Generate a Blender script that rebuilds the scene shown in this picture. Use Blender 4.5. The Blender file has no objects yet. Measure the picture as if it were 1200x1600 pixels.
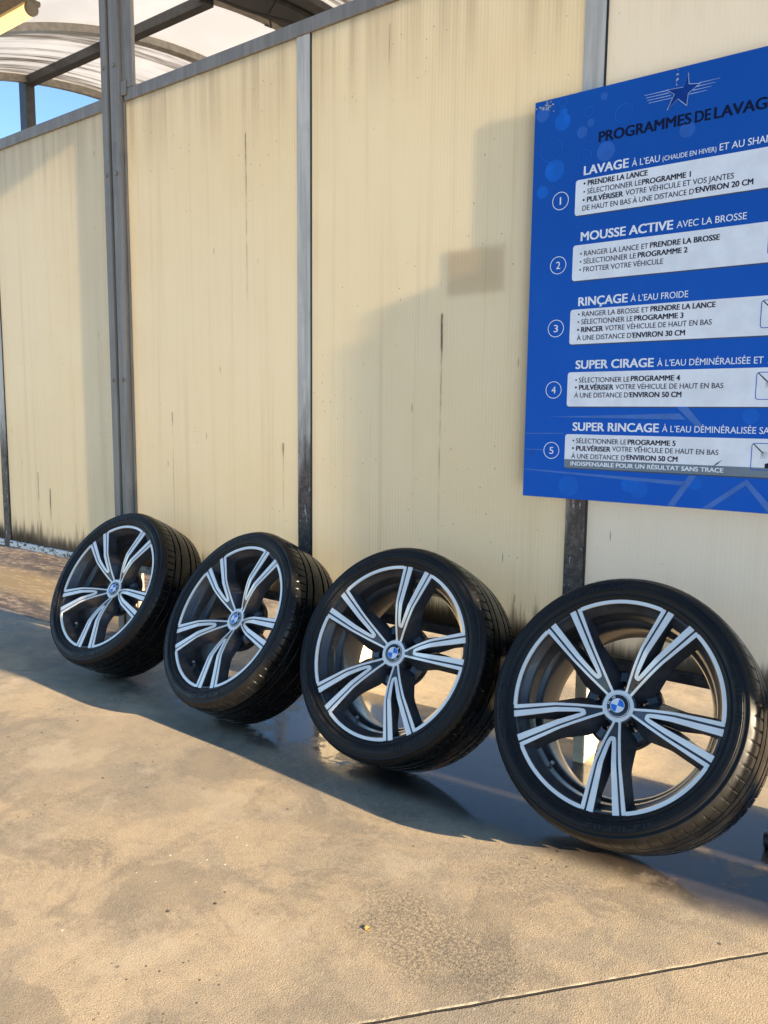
import bpy, bmesh, math, random
from mathutils import Vector, Matrix
random.seed(7)
C = bpy.context.scene.collection
sc = bpy.context.scene
PI = math.pi

# ------------------------------------------------------------ camera, sky, sun
AZ, PITCH, ROLL, CAMH = math.radians(36.323), math.radians(7.080), math.radians(0.599), 1.1036
Fw = Vector((-math.sin(AZ) * math.cos(PITCH), math.cos(AZ) * math.cos(PITCH), -math.sin(PITCH)))
R0 = Vector((math.cos(AZ), math.sin(AZ), 0))
D0 = Fw.cross(R0)
cr, sr = math.cos(ROLL), math.sin(ROLL)
Xr = R0 * cr - D0 * sr
Yd = R0 * sr + D0 * cr
cam = bpy.data.cameras.new('camera')
camo = bpy.data.objects.new('camera', cam); C.objects.link(camo)
camo.matrix_world = Matrix(((Xr.x, -Yd.x, -Fw.x, 0), (Xr.y, -Yd.y, -Fw.y, 0), (Xr.z, -Yd.z, -Fw.z, CAMH), (0, 0, 0, 1)))
cam.sensor_fit = 'VERTICAL'; cam.sensor_height = 24.0; cam.lens = 1218.9 / 1600 * 24
cam.clip_start = 0.05; cam.clip_end = 3000
sc.camera = camo

SUN = Vector((1.0, 0.08, 0.24)).normalized()
w = bpy.data.worlds.new('World'); sc.world = w; w.use_nodes = True
nt = w.node_tree; bg = nt.nodes['Background']
sky = nt.nodes.new('ShaderNodeTexSky'); sky.sky_type = 'NISHITA'; sky.sun_disc = False
sky.sun_elevation = math.asin(SUN.z); sky.sun_rotation = math.atan2(SUN.x, SUN.y)
sky.altitude = 1800; sky.air_density = 0.75; sky.dust_density = 0.1; sky.ozone_density = 4.0
wb = nt.nodes.new('ShaderNodeMix'); wb.data_type = 'RGBA'; wb.blend_type = 'MULTIPLY'; wb.inputs[0].default_value = 1
wb.inputs[7].default_value = (1.18, 1.0, .80, 1)      # the camera's warm white balance
nt.links.new(sky.outputs[0], wb.inputs[6]); nt.links.new(wb.outputs[2], bg.inputs[0]); bg.inputs[1].default_value = 0.098
sl = bpy.data.lights.new('sun', 'SUN'); sl.energy = 5.0; sl.angle = math.radians(0.5); sl.color = (1.0, 0.80, 0.54)
so = bpy.data.objects.new('sun', sl); C.objects.link(so)
so.rotation_euler = SUN.to_track_quat('Z', 'Y').to_euler()
sc.view_settings.view_transform = 'Standard'; sc.view_settings.look = 'None'
sc.view_settings.gamma = 1; sc.view_settings.exposure = 2.2

# ------------------------------------------------------------ helpers
def tag(o, label=None, cat=None, group=None, kind=None):
    if label: o['label'] = label
    if cat: o['category'] = cat
    if group: o['group'] = group
    if kind: o['kind'] = kind
    return o

def empty(name, loc=(0, 0, 0), label=None, cat=None, group=None):
    o = bpy.data.objects.new(name, None); C.objects.link(o); o.location = loc
    o.empty_display_size = .05
    return tag(o, label, cat, group)

def link(name, me, mats=None, parent=None, smooth=False, loc=None):
    o = bpy.data.objects.new(name, me); C.objects.link(o)
    for m in (mats if isinstance(mats, (list, tuple)) else [mats]):
        if m: me.materials.append(m)
    if smooth:
        for p in me.polygons: p.use_smooth = True
    if parent: o.parent = parent
    if loc: o.location = loc
    return o

class MB:
    """collects vertices and faces of one mesh"""
    def __init__(s): s.v = []; s.f = []; s.m = []
    def add(s, vs, fs, mi=0):
        n = len(s.v); s.v += [tuple(v) for v in vs]
        s.f += [tuple(i + n for i in f) for f in fs]; s.m += [mi] * len(fs)
        return s
    def box(s, x0, x1, y0, y1, z0, z1, mi=0):
        vs = [(x, y, z) for x in (x0, x1) for y in (y0, y1) for z in (z0, z1)]
        return s.add(vs, [(0, 1, 3, 2), (4, 6, 7, 5), (0, 4, 5, 1), (2, 3, 7, 6), (0, 2, 6, 4), (1, 5, 7, 3)], mi)
    def lathe(s, prof, n=96, close=False, mi=0, mod=None, a0=0, a1=2 * PI, caps=False):
        """prof: (r, depth) pairs; axis along Y"""
        full = abs(a1 - a0 - 2 * PI) < 1e-6
        k = n if full else n + 1
        vs = []
        for i in range(k):
            an = a0 + (a1 - a0) * i / n
            for j, (r, a) in enumerate(prof):
                if mod: r, a = mod(i, j, r, a)
                vs.append((r * math.sin(an), a, r * math.cos(an)))
        m = len(prof); fs = []
        for i in range(n):
            i2 = (i + 1) % k
            for j in range(m if close else m - 1):
                j2 = (j + 1) % m
                fs.append((i * m + j, i * m + j2, i2 * m + j2, i2 * m + j))
        if caps and not full:
            fs.append(tuple(range(m))); fs.append(tuple(reversed([n * m + j for j in range(m)])))
        return s.add(vs, fs, mi)
    def loft(s, secs, mi=0):
        m = len(secs[0]); vs = [p for q in secs for p in q]; fs = []
        for i in range(len(secs) - 1):
            for j in range(m):
                j2 = (j + 1) % m
                fs.append((i * m + j, i * m + j2, (i + 1) * m + j2, (i + 1) * m + j))
        fs.append(tuple(reversed(range(m)))); b = (len(secs) - 1) * m
        fs.append(tuple(b + j for j in range(m)))
        return s.add(vs, fs, mi)
    def tube(s, pts, r, n=10, mi=0):
        secs = []
        for i, p in enumerate(pts):
            p = Vector(p); a = Vector(pts[max(0, i - 1)]); b = Vector(pts[min(len(pts) - 1, i + 1)])
            t = (b - a).normalized(); u = t.cross(Vector((0, 0, 1)))
            if u.length < 1e-4: u = Vector((1, 0, 0))
            u.normalize(); v = t.cross(u)
            secs.append([tuple(p + u * r * math.cos(2 * PI * k / n) + v * r * math.sin(2 * PI * k / n)) for k in range(n)])
        return s.loft(secs, mi)
    def mesh(s, name, bevel=0, smooth_angle=None):
        me = bpy.data.meshes.new(name); me.from_pydata(s.v, [], s.f)
        for p, mi in zip(me.polygons, s.m): p.material_index = mi
        bm = bmesh.new(); bm.from_mesh(me)
        bmesh.ops.recalc_face_normals(bm, faces=bm.faces)
        if bevel:
            es = [e for e in bm.edges if len(e.link_faces) == 2 and e.calc_face_angle(0) > .6]
            bmesh.ops.bevel(bm, geom=es, offset=bevel, segments=2, affect='EDGES', profile=.6)
        bm.to_mesh(me); bm.free()
        if smooth_angle is not None:
            for p in me.polygons: p.use_smooth = True
            me.set_sharp_from_angle(angle=math.radians(smooth_angle))
        return me

def part(name, mb, mats, parent=None, bevel=0, sm=None):
    return link(name, mb.mesh(name, bevel, sm), mats, parent)

# ------------------------------------------------------------ materials
class NT:
    def __init__(s, name):
        s.m = bpy.data.materials.new(name); s.m.use_nodes = True
        s.n = s.m.node_tree.nodes; s.l = s.m.node_tree.links
        s.b = s.n['Principled BSDF']; s.out = s.n['Material Output']
        s.tc = s.n.new('ShaderNodeTexCoord').outputs['Object']
    def new(s, t, **kw):
        x = s.n.new('ShaderNode' + t)
        for k, v in kw.items(): setattr(x, k, v)
        return x
    def put(s, sock, v):
        if hasattr(v, 'is_linked') or isinstance(v, bpy.types.NodeSocket): s.l.new(v, sock)
        elif v is not None:
            try: sock.default_value = v
            except Exception: sock.default_value = (*v, 1)
    def mapv(s, scale=(1, 1, 1), loc=(0, 0, 0), rot=(0, 0, 0), src=None):
        x = s.new('Mapping'); s.put(x.inputs['Vector'], src or s.tc)
        x.inputs['Scale'].default_value = scale; x.inputs['Location'].default_value = loc
        x.inputs['Rotation'].default_value = rot
        return x.outputs[0]
    def noise(s, scale, detail=3, rough=.55, vec=None, dist=0):
        x = s.new('TexNoise'); s.put(x.inputs['Vector'], vec or s.tc)
        x.inputs['Scale'].default_value = scale; x.inputs['Detail'].default_value = detail
        x.inputs['Roughness'].default_value = rough; x.inputs['Distortion'].default_value = dist
        return x.outputs['Fac']
    def voro(s, scale, vec=None, feature='F1'):
        x = s.new('TexVoronoi', feature=feature); s.put(x.inputs['Vector'], vec or s.tc)
        x.inputs['Scale'].default_value = scale
        return x.outputs['Distance']
    def math(s, op, a, b=None, c=None, clamp=False):
        x = s.new('Math', operation=op, use_clamp=clamp)
        s.put(x.inputs[0], a)
        if b is not None: s.put(x.inputs[1], b)
        if c is not None: s.put(x.inputs[2], c)
        return x.outputs[0]
    def rng(s, v, a, b, c=0., d=1., smooth=True):
        x = s.new('MapRange', interpolation_type='SMOOTHSTEP' if smooth else 'LINEAR')
        s.put(x.inputs['Value'], v)
        for k, q in zip(('From Min', 'From Max', 'To Min', 'To Max'), (a, b, c, d)): x.inputs[k].default_value = q
        return x.outputs['Result']
    def mix(s, f, a, b, mode='MIX'):
        x = s.new('Mix', data_type='RGBA', blend_type=mode)
        s.put(x.inputs[0], f); s.put(x.inputs[6], a if not isinstance(a, tuple) else (*a, 1)[:4]); s.put(x.inputs[7], b if not isinstance(b, tuple) else (*b, 1)[:4])
        return x.outputs[2]
    def xyz(s):
        x = s.new('SeparateXYZ'); s.l.new(s.tc, x.inputs[0]); return x.outputs
    def bump(s, h, strength=.5, dist=.01, normal=None):
        x = s.new('Bump'); s.put(x.inputs['Height'], h)
        x.inputs['Strength'].default_value = strength; x.inputs['Distance'].default_value = dist
        if normal is not None: s.l.new(normal, x.inputs['Normal'])
        return x.outputs[0]
    def set(s, **kw):
        for k, v in kw.items():
            k = k.replace('_', ' ')
            s.put(s.b.inputs[k], (*v, 1) if isinstance(v, tuple) and len(v) == 3 else v)
        return s.m

def simple(name, col, rough=.5, metal=0., coat=0., var=.12, scale=20, bump=0, **kw):
    t = NT(name); n = t.noise(scale, 4)
    c = t.mix(t.rng(n, .3, .7), tuple(x * (1 - var) for x in col), tuple(min(1, x * (1 + var)) for x in col))
    t.set(Base_Color=c, Roughness=t.rng(n, .2, .8, rough * .85, min(1, rough * 1.15)), Metallic=metal, Coat_Weight=coat)
    if bump: t.set(Normal=t.bump(t.noise(scale * 6, 3), bump, .002))
    for k, v in kw.items(): t.put(t.b.inputs[k.replace('_', ' ')], v)
    return t.m

# -- concrete ground, dry in front, wet by the wall
def ground_mat():
    t = NT('concrete'); X, Y, Z = t.xyz()
    big = t.noise(.9, 5, .6); mid = t.noise(4.5, 5, .6, dist=.4); fine = t.noise(70, 4, .7); grit = t.noise(330, 2, .6)
    c = t.mix(t.rng(big, .3, .7), (.365, .288, .190), (.475, .368, .240))
    c = t.mix(t.math('MULTIPLY', t.rng(mid, .44, .70), .60), c, (.215, .190, .152))
    c = t.mix(t.math('MULTIPLY', t.rng(t.noise(17, 5, .7), .46, .68), .38), c, (.200, .172, .132))
    c = t.mix(t.math('MULTIPLY', t.rng(t.noise(1.5, 5, .65, t.mapv((1, 1, 1), (2.4, 7.7, 0)), 1.2), .52, .66), .5), c, (.200, .182, .152))
    c = t.mix(t.math('MULTIPLY', t.rng(t.noise(1.2, 4, .6, t.mapv((7, .8, 1), (.4, 2, 0), (0, 0, .5))), .55, .72), .35), c, (.17, .14, .10))

    c = t.mix(t.rng(fine, .35, .75), c, t.mix(.5, c, (.46, .39, .29)))
    c = t.mix(t.math('MULTIPLY', t.rng(grit, .48, .68), .55), c, (.155, .130, .098)); c = t.mix(t.math('MULTIPLY', t.rng(t.noise(240, 2, .6, t.mapv(loc=(3, 3, 3))), .60, .74), .45), c, (.56, .48, .36))
    pv = t.voro(17, t.mapv((1, 1, 1), (0, 0, .3))); c = t.mix(t.math('MULTIPLY', t.rng(pv, .105, .06), t.rng(t.noise(3.3, 3), .53, .58)), c, (.055, .045, .038))
    pv3 = t.voro(38, t.mapv(loc=(1.1, 2, 0))); c = t.mix(t.math('MULTIPLY', t.rng(pv3, .13, .07), t.rng(t.noise(2.1, 4, .7), .52, .60)), c, (.07, .058, .045))
    pv2 = t.voro(27, t.mapv(loc=(3.1, 7, 0))); c = t.mix(t.math('MULTIPLY', t.rng(pv2, .085, .05), t.rng(t.noise(2.9, 3), .50, .58)), c, (.70, .64, .54))
    pit = t.math('MULTIPLY', t.rng(t.noise(2.0, 4, .6, t.mapv((.8, 1.2, 1), (4.2, 1.3, 0))), .54, .68), t.rng(t.noise(115, 3, .7), .40, .62))
    c = t.mix(t.math('MULTIPLY', pit, .45), c, (.12, .105, .085))
    dm = t.noise(2.6, 7, .72, t.mapv((1, 1.15, 1), (8.1, .6, 0)), .6)
    c = t.mix(t.math('MULTIPLY', t.rng(dm, .515, .575), .34), c, (.135, .118, .095))
    dm2 = t.noise(.75, 7, .7, t.mapv((1, 1, 1), (1.2, 5.5, 0)), .9)
    c = t.mix(t.math('MULTIPLY', t.rng(dm2, .50, .56), .30), c, (.185, .170, .145))
    ew = t.noise(3.1, 5, .65, t.mapv((1, 1, 1), (6, 2, 0)))
    c = t.mix(t.math('MULTIPLY', t.rng(ew, .56, .64), .30), c, (.50, .42, .31))
    pa = t.math('ADD', t.math('POWER', t.math('MULTIPLY', t.math('ADD', X, .80), 2.6), 2.), t.math('POWER', t.math('MULTIPLY', t.math('SUBTRACT', Y, 1.30), 5.), 2.))
    pa = t.rng(t.math('ADD', pa, t.math('MULTIPLY', t.noise(9, 5, .7), 1.6)), 1.55, .75)
    c = t.mix(t.math('MULTIPLY', pa, t.rng(t.noise(130, 5, .8), .42, .58, .05, .75)), c, (.095, .085, .070))
    # saw-cut joint
    dl = t.math('ADD', t.math('ADD', t.math('MULTIPLY', X, .767), t.math('MULTIPLY', Y, -.642)), 1.267)
    dl = t.math('ADD', dl, t.math('MULTIPLY', t.math('SUBTRACT', t.noise(14, 3), .5), .006))
    jd = t.math('ABSOLUTE', dl)
    jl = t.math('ABSOLUTE', t.math('ADD', dl, .0052))
    cut = t.rng(jd, .0042, .0022)
    c = t.mix(t.math('MULTIPLY', t.rng(jl, .004, .0015), t.rng(t.noise(30, 3), .40, .62, 0, .8)), c, (.60, .53, .39))
    c = t.mix(cut, c, (.045, .038, .03))
    # dirt and leaf litter beyond the wall on the left
    dz = t.math('MULTIPLY', t.rng(t.math('ADD', Y, t.math('MULTIPLY', t.noise(9, 4, .7), .09)), 2.22, 2.24), t.rng(X, -2.9, -3.3))
    ln = t.noise(26, 5, .7, t.mapv((.45, 1.3, 1)))
    dirt = t.mix(t.rng(ln, .42, .62), (.085, .064, .050), (.27, .21, .155))
    dirt = t.mix(t.math('MULTIPLY', t.rng(t.noise(7, 4, .7, t.mapv((.3, 1.6, 1))), .47, .56), .85), dirt, (.055, .044, .038))
    dirt = t.mix(t.rng(t.math('ABSOLUTE', t.math('SUBTRACT', Y, 2.62)), .30, .1), dirt, t.mix(.5, dirt, (.34, .25, .12)))
    c = t.mix(dz, c, dirt)
    # wetness
    wn = t.noise(1.6, 4, .6)
    wy = t.math('ADD', Y, t.math('MULTIPLY', t.math('SUBTRACT', wn, .5), .16))
    wet = t.math('MULTIPLY', t.math('MULTIPLY', t.rng(wy, 1.73, 1.84), t.rng(t.math('ADD', t.noise(3.4, 6, .7, t.mapv((1, 1.3, 1), (2, 2, 0))), t.rng(X, -2.6, -1.8, 0, .25)), .40, .56, .35, 1)), t.math('SUBTRACT', 1, dz))
    wet = t.math('MULTIPLY', wet, t.rng(Y, 2.36, 2.26))
    puddle = t.math('MULTIPLY', wet, t.rng(t.math('ADD', t.noise(2.3, 6, .68), t.math('MULTIPLY', t.rng(X, -2.3, -1.4), .16)), .53, .58))
    puddle = t.math('MULTIPLY', puddle, t.rng(X, -2.7, -2.1))
    c = t.mix(wet, c, t.mix(1.0, c, (.36, .335, .32), 'MULTIPLY')); c = t.mix(puddle, c, t.mix(1.0, c, (.30, .30, .34), 'MULTIPLY'))
    hb = t.math('ADD', t.math('MULTIPLY', fine, .25), t.math('MULTIPLY', t.noise(260, 3, .7), .5))
    hb = t.math('SUBTRACT', hb, t.math('MULTIPLY', cut, 2.0))
    bst = t.math('SUBTRACT', 1, t.math('ADD', t.math('MULTIPLY', wet, .35), t.math('MULTIPLY', puddle, .6)))
    b = t.new('Bump'); t.put(b.inputs['Height'], hb); t.put(b.inputs['Strength'], t.math('MULTIPLY', bst, .55)); b.inputs['Distance'].default_value = .0050
    cb = t.bump(t.noise(38, 2, .5, t.mapv((1, 2.2, 1))), .10, .004, t.mix(puddle, b.outputs[0], t.new('NewGeometry').outputs['Normal']))
    t.set(Base_Color=c, Roughness=t.rng(wet, 0, 1, .80, .62), Normal=b.outputs[0],
          Coat_Weight=t.math('ADD', t.math('MULTIPLY', puddle, .68), t.math('MULTIPLY', wet, t.rng(X, -2.6, -1.7, .08, .34))), Coat_Roughness=t.rng(puddle, 0, 1, .17, .015), Coat_IOR=1.5, Coat_Normal=cb, Specular_IOR_Level=.3)
    return t.m
M_ground = ground_mat()

# -- aged twin-wall polycarbonate
def panel_mat():
    t = NT('polycarbonate'); X, Y, Z = t.xyz()
    fl = t.math('SINE', t.math('MULTIPLY', X, 2 * PI / .0125))
    fade = t.rng(t.noise(2.0, 3, .6), .35, .7)
    streak = t.noise(1, 5, .65, t.mapv((34, 1, .55)))
    blotch = t.noise(1.7, 4, .6)
    c = t.mix(t.rng(blotch, .3, .7), (.97, .880, .680), (.985, .908, .725))
    c = t.mix(t.math('MULTIPLY', t.rng(fl, -.2, .9), t.math('ADD', .05, t.math('MULTIPLY', fade, .10))), c, (.58, .49, .31))
    c = t.mix(t.math('MULTIPLY', t.rng(streak, .5, .75), .20), c, (.60, .48, .31))
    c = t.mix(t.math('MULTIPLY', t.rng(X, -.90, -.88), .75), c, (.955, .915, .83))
    # grime under the top rail, algae and runs above the bottom rail
    gtop = t.math('MULTIPLY', t.rng(Z, 2.05, 2.45), t.rng(t.noise(1, 4, .6, t.mapv((22, 1, .4))), .38, .75))
    c = t.mix(t.math('MULTIPLY', gtop, .38), c, (.40, .31, .20))
    zb = t.math('ADD', Z, t.math('MULTIPLY', t.noise(1, 6, .8, t.mapv((38, 1, 1.6))), -.42))
    galg = t.math('MULTIPLY', t.rng(zb, .30, .21), t.rng(t.noise(1, 4, .6, t.mapv((3, 1, .1))), .30, .60))
    galg = t.math('MULTIPLY', galg, t.rng(X, -.86, -1.0))
    c = t.mix(t.math('MULTIPLY', galg, .85), c, (.12, .085, .04))
    gl2 = t.math('MULTIPLY', t.rng(t.math('ADD', Z, t.math('MULTIPLY', t.noise(1, 4, .7, t.mapv((26, 1, .8))), -.13)), .40, .34), .8)
    c = t.mix(gl2, c, (.085, .065, .045))
    # isolated dark scratches and specks
    def run(x0, zt, zb, wd, st):
        q = t.math('ABSOLUTE', t.math('SUBTRACT', t.math('ADD', X, t.math('MULTIPLY', t.noise(1, 3, .6, t.mapv((1, 1, 5))), .010)), x0 + .005))
        k_ = t.math('MULTIPLY', t.rng(q, wd, wd * .25), t.math('MULTIPLY', t.rng(Z, zb, zb + (zt - zb) * .75), t.rng(Z, zt + .012, zt)))
        return t.mix(t.math('MULTIPLY', k_, t.math('MULTIPLY', t.rng(t.noise(1, 4, .7, t.mapv((60, 1, 11))), .3, .6), st)), c, (.17, .10, .05))
    for a_ in ((-1.405, 1.43, 1.18, .0060, .95), (-1.405, 1.40, .45, .0045, .50), (-2.315, 2.17, 1.30, .0040, .55), (-2.315, 2.17, 1.95, .004, .7), (-2.790, 1.10, .98, .0045, .8), (-2.790, 1.02, .45, .0035, .5), (-2.125, .985, .93, .0055, .8), (-2.125, .95, .6, .003, .35), (-3.79, .70, .50, .008, .9), (-3.90, .78, .45, .005, .7), (-1.63, 2.38, 2.2, .004, .4)):
        c = run(*a_)
    v = t.voro(5.5, t.mapv((3.4, 1, .42), (1.7, 0, 2.2))); c = t.mix(t.math('MULTIPLY', t.rng(v, .05, .02), .6), c, (.16, .11, .07))
    v2 = t.voro(26, t.mapv((1.4, 1, 1), (9, 0, 3))); c = t.mix(t.math('MULTIPLY', t.math('MULTIPLY', t.rng(v2, .085, .04), t.rng(t.noise(3, 2), .46, .6)), .7), c, (.14, .11, .08))
    h = t.math('ADD', t.math('MULTIPLY', fl, .5), t.math('MULTIPLY', t.noise(9, 3), .6))
    nb = t.bump(h, .22, .0018)
    d = t.new('BsdfDiffuse'); tr = t.new('BsdfTranslucent'); g = t.new('BsdfGlossy')
    for q in (d, tr): t.l.new(c, q.inputs['Color']); t.l.new(nb, q.inputs['Normal'])
    g.inputs['Roughness'].default_value = .32; t.l.new(nb, g.inputs['Normal'])
    m1 = t.new('MixShader'); m1.inputs[0].default_value = .74
    t.l.new(d.outputs[0], m1.inputs[1]); t.l.new(tr.outputs[0], m1.inputs[2])
    fr = t.new('Fresnel'); fr.inputs[0].default_value = 1.4
    m2 = t.new('MixShader'); t.l.new(t.math('MULTIPLY', fr.outputs[0], .6), m2.inputs[0])
    t.l.new(m1.outputs[0], m2.inputs[1]); t.l.new(g.outputs[0], m2.inputs[2])
    t.l.new(m2.outputs[0], t.out.inputs[0]); t.n.remove(t.b)
    return t.m
M_panel = panel_mat()

def roof_mat(name, dirt):
    t = NT(name)
    s = t.noise(1, 5, .7, t.mapv((16, .5, .5))); s2 = t.noise(1, 4, .6, t.mapv((55, 1.4, 1)))
    c = t.mix(t.rng(t.noise(2, 3), .3, .7), (.86, .85, .83), (.93, .92, .90))
    if dirt:
        k = t.math('MULTIPLY', t.rng(s, .46, .60), t.rng(s2, .3, .6))
        c = t.mix(t.math('MULTIPLY', k, .9), c, (.20, .17, .13))
    d = t.new('BsdfDiffuse'); tr = t.new('BsdfTranslucent')
    for q in (d, tr): t.l.new(c, q.inputs['Color'])
    m1 = t.new('MixShader'); m1.inputs[0].default_value = .78
    t.l.new(d.outputs[0], m1.inputs[1]); t.l.new(tr.outputs[0], m1.inputs[2])
    t.l.new(m1.outputs[0], t.out.inputs[0]); t.n.remove(t.b)
    return t.m
M_roof, M_roofd = roof_mat('roof_sheet', 0), roof_mat('roof_sheet_dirty', 1)

def steel_mat(name, col, worn):
    t = NT(name); X, Y, Z = t.xyz()
    n = t.noise(1, 5, .65, t.mapv((45, 45, 3))); f = t.noise(60, 3, .7)
    c = t.mix(t.rng(n, .35, .7), tuple(q * .82 for q in col), tuple(q * 1.12 for q in col))
    c = t.mix(t.math('MULTIPLY', t.rng(t.noise(5, 4, .6), .55, .7), .4), c, tuple(q * .6 for q in col))
    rough = t.rng(f, .3, .7, .42, .62); 
    if worn:   # paint gone to brown steel low down, white flakes along the edges
        zz = t.math('ADD', Z, t.math('MULTIPLY', t.math('SUBTRACT', t.noise(1, 4, .7, t.mapv((20, 20, 3))), .5), .9))
        k = t.rng(zz, 1.25, .80)
        rust = t.mix(t.rng(t.noise(40, 4, .7), .4, .65), (.075, .056, .044), (.16, .12, .092))
        c = t.mix(k, c, rust)
        fl = t.math('MULTIPLY', t.rng(t.noise(48, 4, .7, t.mapv((1.5, 1, .45))), .615, .66), t.rng(Z, 1.5, .9))
        c = t.mix(fl, c, (.48, .47, .46))
    t.set(Base_Color=c, Roughness=rough, Metallic=.0, Specular_IOR_Level=.3, Normal=t.bump(f, .15, .002))
    return t.m
M_steel = steel_mat('galvanised_steel', (.285, .25, .208), False)
M_post = steel_mat('worn_painted_steel', (.66, .59, .495), True)
M_beam = simple('dark_gutter', (.075, .075, .08), .6, var=.3)
M_purlin = simple('purlin_steel', (.060, .062, .066), .5, .3, var=.25)
M_ribm = simple('rib_aluminium', (.34, .32, .29), .5, .3, var=.2)

def rail_mat():
    t = NT('peeling_white_rail'); n = t.noise(1, 5, .7, t.mapv((22, 22, 60)))
    X, Y, Z = t.xyz()
    c = t.mix(t.rng(n, .53, .58), (.80, .78, .72), (.10, .085, .06))
    c = t.mix(t.rng(X, -2.95, -2.6), c, t.mix(t.rng(n, .4, .6), (.045, .042, .04), (.10, .092, .085)))
    t.set(Base_Color=c, Roughness=.6, Normal=t.bump(n, .4, .003)); return t.m
M_rail = rail_mat()

# wheel and tyre
def rubber_mat():
    t = NT('tyre_rubber'); n = t.noise(24, 4, .6); f = t.noise(300, 2)
    t.set(Base_Color=t.mix(t.rng(n, .3, .7), (.004, .004, .0044), (.008, .0078, .0076)),
          Roughness=t.math('ADD', t.rng(n, .25, .75, -.08, .10), t.rng(t.math('SQRT', t.math('ADD', t.math('POWER', t.xyz()[0], 2.), t.math('POWER', t.xyz()[2], 2.))), .326, .335, .50, .22)), Normal=t.bump(t.math('ADD', f, t.math('MULTIPLY', n, .6)), .18, .0012), Specular_IOR_Level=.30)
    return t.m
M_rubber = rubber_mat()
M_dark = simple('dark_grey_wheel_paint', (.042, .044, .050), .30, .3, coat=.6, var=.25, scale=22)
M_barrel = simple('inner_barrel_paint', (.034, .036, .041), .42, .2, coat=.25, var=.45, scale=14)
def machined():
    t = NT('machined_aluminium'); n = t.noise(8, 3); 
    sp = t.new('Separate' + 'XYZ'); t.l.new(t.tc, sp.inputs[0])
    r = t.math('SQRT', t.math('ADD', t.math('POWER', sp.outputs[0], 2.), t.math('POWER', sp.outputs[2], 2.)))
    ring = t.noise(1, 2, .5, None)
    cw = t.new('CombineXYZ'); t.l.new(t.math('MULTIPLY', r, 1400.), cw.inputs[0])
    rn = t.noise(1, 2, .5, cw.outputs[0])
    t.set(Base_Color=t.mix(t.rng(n, .3, .7), (.84, .80, .73), (.92, .885, .81)), Metallic=.22, Roughness=t.rng(n, .3, .7, .30, .40),
          Normal=t.bump(rn, .08, .0006))
    return t.m
M_silver = machined()
M_chrome = simple('valve_metal', (.55, .55, .56), .25, .9, var=.1)
M_capblack = simple('cap_black', (.012, .012, .014), .2, coat=.6, var=.1)
M_capblue = simple('cap_blue', (.010, .17, .64), .25, coat=.6, var=.08)
M_capwhite = simple('cap_white', (.80, .82, .85), .25, coat=.6, var=.04)

# sign
def blue_mat():
    t = NT('sign_blue_print'); X, Y, Z = t.xyz()
    c = t.mix(t.rng(Z, .86, 2.0), (.0030, .108, .54), (.004, .088, .42))
    c = t.mix(t.math('MULTIPLY', t.rng(t.noise(3.2, 3), .45, .75), .25), c, (.010, .14, .56))
    t.set(Base_Color=c, Roughness=t.rng(t.noise(20, 4), .3, .7, .40, .55), Specular_IOR_Level=.18); return t.m
M_blue = blue_mat()
M_bubble = simple('sign_pale_blue_print', (.008, .145, .62), .55, var=.1, Specular_IOR_Level=.18)
M_bubble2 = simple('sign_mid_blue_print', (.030, .135, .50), .55, var=.1, Specular_IOR_Level=.18)
M_band = simple('sign_band_print', (.075, .19, .53), .55, var=.1, Specular_IOR_Level=.2)
M_print = simple('sign_white_print', (.90, .91, .93), .5, var=.05)
M_starp = simple('sign_star_print', (.50, .58, .78), .5, var=.2)
M_starf = simple('sign_star_fill', (.003, .045, .26), .6, var=.1, Specular_IOR_Level=.15)
M_boxw = simple('sign_white_box_print', (.88, .885, .91), .5, var=.06)
M_ink = simple('sign_navy_ink', (.016, .019, .042), .6, var=.1, Specular_IOR_Level=.15)
M_title = simple('sign_title_ink', (.007, .012, .045), .6, var=.1, Specular_IOR_Level=.1)
M_greybar = simple('sign_grey_bar', (.17, .22, .26), .4, var=.06)
M_edge = simple('sign_edge', (.05, .06, .09), .5)
M_flake = simple('scuffed_print', (.42, .46, .50), .7, var=.3)

M_cream = simple('cream_painted_block', (.72, .64, .48), .7, var=.12, bump=.3)
M_whitep = simple('white_plastic', (.78, .77, .74), .4, var=.06)
M_black = simple('black_rubber', (.012, .012, .012), .45, var=.2)
M_cab = simple('cabinet_steel', (.30, .31, .33), .45, .3, var=.1)
def plate_mat():
    t = NT('thin_translucent_plate'); d = t.new('BsdfDiffuse'); tr = t.new('BsdfTranslucent'); m1 = t.new('MixShader')
    for q in (d, tr): q.inputs['Color'].default_value = (.86, .78, .62, 1)
    m1.inputs[0].default_value = .6; t.l.new(d.outputs[0], m1.inputs[1]); t.l.new(tr.outputs[0], m1.inputs[2]); t.l.new(m1.outputs[0], t.out.inputs[0]); t.n.remove(t.b); return t.m
M_plate = plate_mat()
M_leaf = simple('dry_leaf', (.36, .24, .08), .7, var=.25, scale=200)
M_stone = simple('pebble_stone', (.20, .17, .14), .8, var=.3, scale=120)
def lamp_mat():
    t = NT('lit_tube'); t.set(Base_Color=(.9, .8, .6), Emission_Color=(1.0, .66, .24), Emission_Strength=.34); return t.m
M_lamp = lamp_mat()
M_lampbody = simple('lamp_body', (.30, .27, .24), .5, var=.1)

# ------------------------------------------------------------ ground
g = MB()
g.add([(-400, -400, 0), (400, -400, 0), (400, 400, 0), (-400, 400, 0)], [(0, 1, 2, 3)])
tag(part('ground', g, M_ground), kind='structure')

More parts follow.
